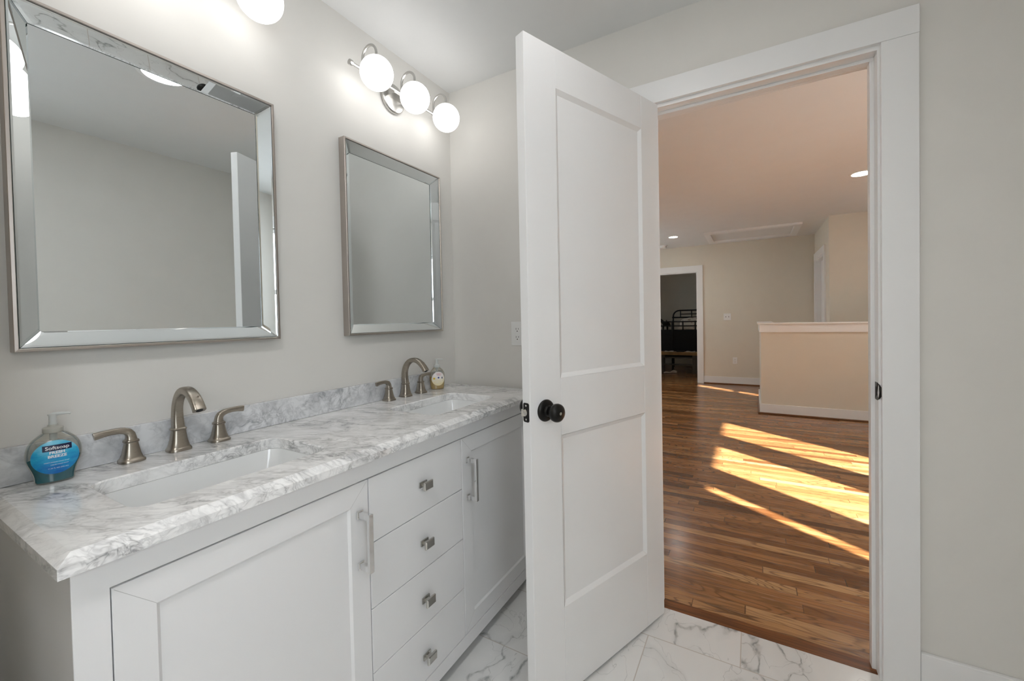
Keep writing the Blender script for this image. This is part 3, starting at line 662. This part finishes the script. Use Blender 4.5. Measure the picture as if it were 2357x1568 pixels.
def smoothprof(pts, n=28):
    out = []
    z0, z1 = pts[0][0], pts[-1][0]
    for i in range(len(pts)-1):
        k = 4
        for j in range(k):
            t = j/k; P0, P1, P2, P3 = pts[max(0, i-1)], pts[i], pts[i+1], pts[min(len(pts)-1, i+2)]
            out.append(tuple(.5*((2*b_)+(c-a)*t+(2*a-5*b_+4*c-d)*t*t+(3*b_-a-3*c+d)*t**3) for a, b_, c, d in zip(P0, P1, P2, P3)))
    out.append(pts[-1]); return out
prof1 = smoothprof([(0, .0275, .0185), (.003, .0300, .0205), (.015, .0312, .0214), (.030, .0350, .0226), (.048, .0408, .0238), (.064, .0420, .0238), (.080, .0390, .0226), (.092, .0325, .0204), (.101, .0230, .0168), (.107, .0150, .0145)])
soap((-1.478, -.060, CZ+.0004), prof1, 'clear pump bottle of blue-green soap with a round blue label', 'teal', .050, None, 'bluelabel',
     [('Softsoap', .0098, .0035, .0760, 'print', .0001, 1.05), ('FRESH', .0078, .0030, .0660, 'print', .00025, 1.08), ('BREEZE', .0078, .0030, .0580, 'print', .00025, 1.08),
      ('MOISTURIZING HAND SOAP', .0026, .002, .0460, 'print', 0, 1.1), ('LIQUID HAND SOAP', .0026, .006, .0405, 'print', 0, 1.1), ('11.25 FL OZ (332 mL)', .0033, .004, .0330, 'print', 0, 1.0)],
     [(.0035, .0760, .0215, .0062, 'navy', 'name_band')], lab_c=(.001, .056), lab_r=(.0355, .0355), rot=R(-8))
prof2 = smoothprof([(0, .0290, .0190), (.003, .0310, .0205), (.020, .0345, .0215), (.040, .0362, .0222), (.062, .0364, .0222), (.080, .0345, .0218), (.093, .0270, .0190), (.101, .0190, .0155), (.106, .0140, .0135)])
soap((-.202, -.0475, CZ+.0004), prof2, 'clear pump bottle of amber soap with a pale label', 'amber', .060, None, 'citrus',
     [('hand soap', .0060, .004, .0745, 'pinkprint', .0001, 1.0), ('citrus', .0050, .004, .0685, 'pinkprint', .0001, 1.0)] if False else [],
     [(.004, .0755, .014, .0014, 'pinkprint', 'print_line'), (.004, .0700, .012, .0012, 'pinkprint', 'print_line'), (.002, .0575, .0042, .0042, 'blueprint', 'print_dot'), (-.0185, .0540, .0050, .0045, 'yellowprint', 'print_dot'), (.0195, .0560, .0026, .0050, 'navy', 'print_mark')],
     lab_c=(.001, .052), lab_r=(.0310, .0330), capmat='pumpclear', rot=R(-38))

# ------------------------------------------------------------------ mirrors
def make_mirror(x0, x1, z0, z1, label):
    e = empty('wall_mirror', ((x0+x1)/2, 0, z0), label, 'mirror', 'silver-framed mirrors over the sinks')
    yf, lipw, sw, yi = -.0335, .0075, .0445, -.0043
    def rect(i, y): return [(x0+i, y, z0+i), (x1-i, y, z0+i), (x1-i, y, z1-i), (x0+i, y, z1-i)]
    m = MB().loft([rect(0, -.0005), rect(0, yf+.001), rect(.001, yf), rect(lipw-.0015, yf-.0005), rect(lipw, yf+.002), rect(lipw, -.0010)], smooth=False, closed=False, cap0=False, cap1=False)
    part('frame', m, M['framemetal'], e)
    part('backing', MB().box(x0+lipw, x1-lipw, -.0022, -.0006, z0+lipw, z1-lipw), M['dark'], e)
    o4 = rect(lipw+.0012, yf+.003); i4 = rect(sw-.0015, yi)
    for k in range(4):
        a, b_ = Vector(o4[k]), Vector(o4[(k+1) % 4]); c, d = Vector(i4[(k+1) % 4]), Vector(i4[k])
        g_ = (b_-a).normalized()*.0006
        a, b_, c, d = a+g_, b_-g_, c-g_, d+g_
        cen = (a+b_+c+d)/4; nrm = (b_-a).cross(d-a).normalized()
        if nrm.y > 0: nrm = -nrm
        # thick glass strip with a ground bevel round its face
        bw = .0055; inn = []
        for p_, q_, r_ in ((a, b_, d), (b_, a, c), (c, d, b_), (d, c, a)):
            inn.append(p_ + (q_-p_).normalized()*bw*1.6 + (r_-p_).normalized()*bw + nrm*.0007)
        s = MB(); face = [a, b_, c, d]
        s.add([*face, *inn], [(0, 1, 5, 4), (1, 2, 6, 5), (2, 3, 7, 6), (3, 0, 4, 7), (4, 5, 6, 7)])
        o = part('bevel_strip', s, M['mirror'], e)
        back = [a-nrm*.0022, b_-nrm*.0022, c+Vector((0, .0017, 0)), d+Vector((0, .0017, 0))]; t = MB()
        t.add([*face, *back], [(0, 1, 5, 4), (1, 2, 6, 5), (2, 3, 7, 6), (3, 0, 4, 7)])
        part('glass_edge', t, M['edgeglass'], o)
    iw = lipw+.004
    part('glass', MB().box(x0+iw, x1-iw, -.0026, -.0024, z0+iw, z1-iw), M['mirror'], e)
    return e
make_mirror(-1.5235, -.9562, 1.1574, 1.9185, 'large silver-framed wall mirror with angled mirror borders above the blue soap bottle')
make_mirror(-.6885, -.1300, 1.1560, 1.9185, 'silver-framed wall mirror with angled mirror borders above the amber soap bottle')

# ------------------------------------------------------------------ vanity lights
def make_light(cx, label):
    yb, zb_ = -.062, 2.192
    e = empty('vanity_light', (cx, 0, zb_), label, 'wall light', 'three-globe bathroom lights')
    part('backplate', MB().lathe([(.062, .0005), (.063, .004), (.063, .014), (.060, .018), (.056, .0195), (.0001, .0195)], (cx, 0, zb_-.004), (0, -1, 0), 48), M['lampmetal'], e)
    part('mounting_block', MB().box(cx-.045, cx+.045, yb-.0015, -.018, zb_-.011, zb_+.011), M['lampmetal'], e, bev=.001)
    part('bar', MB().lathe([(.0062, -.262), (.0062, .262)], (cx, yb, zb_), (1, 0, 0), 20).lathe([(.0095, -.272), (.0105, -.270), (.0105, -.260), (.0095, -.258)], (cx, yb, zb_), (1, 0, 0), 20).lathe([(.0095, .272), (.0105, .270), (.0105, .260), (.0095, .258)], (cx, yb, zb_), (1, 0, 0), 20), M['lampmetal'], e)
    for k in (-1, 0, 1):
        gx = cx+k*.2075; r = .062; gz = 2.156; yg = -.138
        rad = (abs(yg-yb))/2; zt = 2.2345
        path = [(gx, yb, zb_), (gx, yb, zb_+.025)] + [(gx, yb-rad+rad*math.cos(R(a)), zt+rad*1.05*math.sin(R(a))) for a in range(0, 181, 15)] + [(gx, yg, gz+r-.002)]
        a_ = part('arm', MB().tube(path, .0052, 14, side=(1, 0, 0)), M['lampmetal'], e)
        part('cap', MB().lathe([(.021, gz+r-.0055), (.020, gz+r-.001), (.0115, gz+r+.0015), (.007, gz+r+.006), (.0001, gz+r+.006)], (gx, yg, 0), (0, 0, 1), 24), M['lampmetal'], a_)
        part('globe', MB().sphere((gx, yg, gz), r, 40, 22, (1, 1, 1)), M['globe'], e)
    return e
make_light(-1.2575, 'nickel vanity light above the large mirror with only one globe in view')
make_light(-.4080, 'nickel vanity light with three lit globes above the amber soap bottle')

# ------------------------------------------------------------------ electrical plates
def duplex(name, fo, label, cat):
    """fo(u,v,d): plate frame: u sideways, v up, d out of the wall"""
    c = fo(0, 0, 0); e = empty(name, c, label, cat)
    def bx(u0, u1, v0, v1, d0, d1):
        m = MB(); m.loft([[fo(u, v, d0) for u, v in ((u0, v0), (u1, v0), (u1, v1), (u0, v1))], [fo(u, v, d1) for u, v in ((u0, v0), (u1, v0), (u1, v1), (u0, v1))]], smooth=False); return m
    part('plate', bx(-.035, .035, -.0575, .0575, .0004, .0050), M['plastic'], e, bev=.002)
    for v in (-.0195, .0195):
        pl = [(.0172*math.cos(R(a)), max(-.0142, min(.0142, .0185*math.sin(R(a))))) for a in range(0, 360, 12)]
        m = MB(); m.loft([[fo(p, v+q, .0045) for p, q in pl], [fo(p, v+q, .0072) for p, q in pl]], smooth=False)
        s = part('socket', m, M['plastic'], e)
        h = MB()
        for u, hh in ((-.0062, .0042), (.0062, .0036)):
            h.loft([[fo(u+a, v+.0035+b_, .0071) for a, b_ in ((-.0011, -hh), (.0011, -hh), (.0011, hh), (-.0011, hh))], [fo(u+a, v+.0035+b_, .0076) for a, b_ in ((-.0011, -hh), (.0011, -hh), (.0011, hh), (-.0011, hh))]], smooth=False)
        gp = [(.0027*math.cos(R(a)), .0027*math.sin(R(a))) for a in range(0, 360, 30)]
        h.loft([[fo(p, v-.0075+q, .0071) for p, q in gp], [fo(p, v-.0075+q, .0076) for p, q in gp]], smooth=False)
        part('slots', h, M['dark'], s)
    part('screw', MB().lathe([(.0026, .0048), (.0022, .0060), (.0001, .0060)], (0, 0, 0), (0, 0, 1), 10) if False else bx(-.002, .002, -.002, .002, .0048, .0056), M['plastic'], e)
    return e
duplex('wall_outlet', lambda u, v, d: (-d, -.3880-u, 1.137+v), 'white duplex outlet beside the free edge of the open door', 'outlet')
duplex('wall_outlet', lambda u, v, d: (FX-d, -1.113-u, .415+v), 'white outlet low on the far hall wall above the baseboard', 'outlet')
e = empty('light_switch', (FX, -1.0, 1.177), 'white double switch plate on the far hall wall', 'light switch')
part('plate', MB().box(FX-.006, FX-.0004, -1.058, -.942, 1.119, 1.235), M['plastic'], e, bev=.002)
for dy in (-.023, .023):
    part('toggle', MB().prism([(-.012, -.0055), (-.012, .0055), (-.016, .006), (-.018, -.001)], lambda p, a: (FX-.006+p[0]+.011, -1.0+dy+a, 1.177+p[1]*1.6), -.004, .004), M['greywood'], e)

# ------------------------------------------------------------------ ceiling things
def downlight(x, y, zc, r, mat, label, group):
    e = empty('recessed_light', (x, y, zc), label, 'ceiling light', group)
    part('trim_ring', MB().lathe([(r*1.25, -.0003), (r*1.25, -.003), (r*1.08, -.0065), (r, -.0065), (r, -.003)], (x, y, zc), (0, 0, 1), 40), M['white'], e)
    part('lens', MB().lathe([(r*.99, -.0030), (r*.99, -.0050), (.0001, -.0052)], (x, y, zc), (0, 0, 1), 40), M[mat], e)
    return e
downlight(-.845, -1.035, HB, .085, 'led_soft', 'lit round ceiling light seen in the top of the large mirror', None)
downlight(-1.90, -1.115, HB, .075, 'led', 'lit round ceiling light near the frosted window, outside the picture', None)  # added lamp, unseen; fills the door and right wall
downlight(-2.65, -1.115, HB, .075, 'led', 'lit round ceiling light by the end wall, outside the picture', None)  # second invented lamp, evens out the bathroom light
downlight(2.0, .95, HH, .075, 'led2', 'lit recessed light in the hall ceiling near the hall wall, outside the picture', 'recessed hall lights')  # unseen lamp added to lift the hall walls
downlight(4.3, .95, HH, .075, 'led2', 'lit recessed light in the hall ceiling left of the far doorway, outside the picture', 'recessed hall lights')  # also an added lamp, for more fill in the hall
downlight(5.225, -.305, HH, .062, 'led2', 'small lit recessed light in the hall ceiling above the far doorway', 'recessed hall lights')
downlight(3.09, -2.238, HH, .075, 'led2', 'lit recessed light in the hall ceiling cut by the door casing', 'recessed hall lights')
e = empty('smoke_detector', (5.98, -.022, HH), 'small round white smoke detector on the hall ceiling near the door edge', 'smoke detector')
part('base', MB().lathe([(.070, -.0003), (.070, -.010), (.066, -.012), (.0001, -.012)], (5.98, -.022, HH), (0, 0, 1), 32), M['plastic'], e)
part('cover', MB().lathe([(.055, -.012), (.052, -.034), (.046, -.040), (.0001, -.041)], (5.98, -.022, HH), (0, 0, 1), 32), M['plastic'], e)
e = empty('attic_hatch', (5.57, -1.39, HH), 'rectangular attic hatch with flat trim in the hall ceiling', 'attic hatch')
hx0, hx1, hy0, hy1 = 5.16, 6.10, -1.98, -.75
part('panel', MB().box(hx0+.09, hx1-.09, hy0+.09, hy1-.09, HH-.004, HH-.0004), M['ceil'], e)
part('frame', MB().box(hx0, hx0+.085, hy0, hy1, HH-.032, HH-.0004).box(hx1-.085, hx1, hy0, hy1, HH-.032, HH-.0004).box(hx0+.085, hx1-.085, hy0, hy0+.085, HH-.032, HH-.0004).box(hx0+.085, hx1-.085, hy1-.085, hy1, HH-.032, HH-.0004), M['white'], e, bev=.002)

# side-wall door leaf
m = MB().box(SX0+.02, SX1-.02, SY-.11, SY-.062, .01, SDT-.02)
dd2 = struct('door_2', m, M['door'])
mesh('panel', MB().box(SX0+.14, SX1-.14, SY-.063, SY-.060, .30, .84).box(SX0+.14, SX1-.14, SY-.063, SY-.060, 1.02, 1.9), M['door'], dd2, bev=.002)

# ------------------------------------------------------------------ bedroom beyond the far doorway
BX = 7.80
e = empty('metal_bed', (BX+.4, -.4, 0), 'black tubular metal bed with arched headboard and guard rail in the dark bedroom', 'bed')
def rod(pts, r): return MB().tube(pts, r, 10)
hb = MB(); hxx = BX+.62
yL, zt = .205, 1.335
arc = [(hxx, yL, .02), (hxx, yL, 1.12)] + [(hxx, yL-.14+.14*math.cos(R(a)), zt-.14+.14*math.sin(R(a))) for a in range(15, 91, 15)] + [(hxx, -.9, zt)]
hb.tube(arc, .016, 10)
hb.tube([(hxx, yL, 1.175), (hxx, -.9, 1.175)], .017, 10); hb.tube([(hxx, yL-.16, 1.25), (hxx, -.9, 1.25)], .010, 10)
for y in (yL-.16, -.19, -.45): hb.tube([(hxx, y, 1.175), (hxx, y, zt)], .011, 8); hb.sphere((hxx, y, zt), .018, 10, 6); hb.sphere((hxx, y, 1.25), .016, 10, 6)
hb.sphere((hxx, yL, 1.175), .026, 12, 8)
part('headboard', hb, M['blackmetal'], e, weld=False)
gr = MB()
for z, r in ((1.085, .014), (.995, .012)): gr.tube([(BX, .75, z), (BX, -.9, z)], r, 10)
for y in (.13, -.085, -.33, -.58): gr.tube([(BX, y, .90), (BX, y, 1.09)], .013, 8); gr.sphere((BX, y, 1.085), .020, 10, 6)
part('guard_rail', gr, M['blackmetal'], e, weld=False)
part('post', rod([(BX, .130, 0), (BX, .130, 1.10)], .020), M['blackmetal'], e)
part('side_panel', MB().box(BX-.01, BX+.012, -.9, .75, .30, .905), M['blackcloth'], e)
part('mattress', MB().box(BX+.02, BX+.60, -.85, .72, .70, .90), M['blackcloth'], e, bev=.03)
pl = MB(); rings = []
for i in range(13):
    t = i/12; x = BX+.24+.32*t; hgt = .06+.16*math.sin(math.pi*t)**.6
    rings.append([(x, -.30+.33*q[0]*(.9+.1*math.sin(math.pi*t)), .902+hgt*.62+hgt*.62*q[1]) for q in sqsec(24, 2.6)])
pl.loft(rings)
tag(mesh('pillow', pl, M['bedding']), 'pale pillow with dark print on the black metal bed', 'pillow')
qb = MB(); rings = []
for i in range(11):
    t = i/10; y = .03-.75*t
    rings.append([(BX+.045+.17*(q[0]+1)*.5, y, .903+.07*(q[1]+1)*.5*(1.0+.25*math.sin(9*t))) for q in sqsec(16, 2.6)])
qb.loft(rings)
tag(mesh('blanket', qb, M['bedding']), 'folded pale blanket behind the guard rail of the bed', 'blanket')
# toy horse silhouette standing at the edge of the bed
toy = MB(); tx, tz = BX+.075, .9015
toy.loft([[(tx+.030*s*q[0], .345-.235*t*.62-.0, tz+.135+.042*s*q[1]) for q in sqsec(14, 2.1)] for t, s in ((0, .3), (.08, .75), (.3, 1.0), (.6, .92), (.85, 1.0), (1, .5))])
for y in (.235, .255, .325, .34): toy.tube([(tx+(.014 if y in (.255, .34) else -.014), y, tz), (tx+(.014 if y in (.255, .34) else -.014), y, tz+.11)], [(.010, .010), (.017, .017)], 8)
toy.tube([(tx, .325, tz+.15), (tx, .35, tz+.20), (tx, .385, tz+.235), (tx, .43, tz+.215)], [(.03, .03), (.026, .026), (.026, .024), (.014, .014)], 10)
toy.tube([(tx, .212, tz+.16), (tx, .195, tz+.13), (tx, .190, tz+.07)], [(.012, .012), (.014, .014), (.006, .006)], 8)
toy.tube([(tx, .262, tz+.17), (tx, .264, tz+.225)], [(.03, .03), (.004, .004)], 8)
tag(mesh('toy_horse', toy, M['toy'], weld=False), 'dark four-legged toy animal standing on the edge of the bed', 'toy')
# bench
QX = 7.50
e = empty('wooden_bench', (QX+.2, -.05, 0), 'low wooden bench with plank top and grey legs in front of the bed', 'bench')
part('top', MB().box(QX, QX+.22, -.42, .48, .385, .452), M['benchwood'], e, bev=.005)
for y0, y1 in ((-.375, -.295), (.27, .33)):
    part('leg', MB().box(QX+.02, QX+.09, y0, y1, 0, .385), M['greywood'], e, bev=.003)
    part('leg', MB().box(QX+.13, QX+.20, y0, y1, 0, .385), M['greywood'], e, bev=.003)
part('apron', MB().box(QX+.03, QX+.05, -.295, .27, .315, .345), M['greywood'], e)
part('shelf', MB().box(QX+.03, QX+.19, -.295, .27, .165, .185), M['greywood'], e)
for i, (y, s, lb) in enumerate(((.17, .085, 'rumpled pale magazine at the end of the bench by the door edge'), (-.06, .075, 'dark booklet between the two pale magazines on the bench'), (-.25, .085, 'pale printed magazine on the bench near the door casing'))):
    m = MB(); rings = []
    for k in range(9):
        t = k/8; yy = y-s+2*s*t
        hh = .008+.006*math.sin(7*t+i)+(.012 if i == 1 else 0)
        rings.append([(QX+.03, yy, .4525), (QX+.19, yy, .4525), (QX+.19, yy, .4525+hh), (QX+.03, yy, .4525+hh*.9)])
    m.loft(rings, smooth=False)
    tag(mesh('magazine', m, M['blackcloth' if i == 1 else 'paper']), lb, 'magazine')
m = MB(); rings = []
for k in range(13):
    t = k/12; y = .26-.25*t; rr = .035*(math.sin(math.pi*t)**.5)+.004
    rings.append([(QX-.02+.05*t+q[0]*.035, y, .0+(.02+.03*t**2*2)*(1+q[1])*.5*(1+.35*math.sin(11*t))+.0005) for q in sqsec(12, 2.2)])
m.loft(rings)
tag(mesh('crumpled_bag', m, M['paper']), 'crumpled pale bag on the bedroom floor under the bench', 'bag')
tag(mesh('storage_box', MB().box(QX+.06, QX+.16, -.28, -.16, .001, .12), M['greywood'], bev=.004), 'small grey box on the floor beneath the bench', 'box')
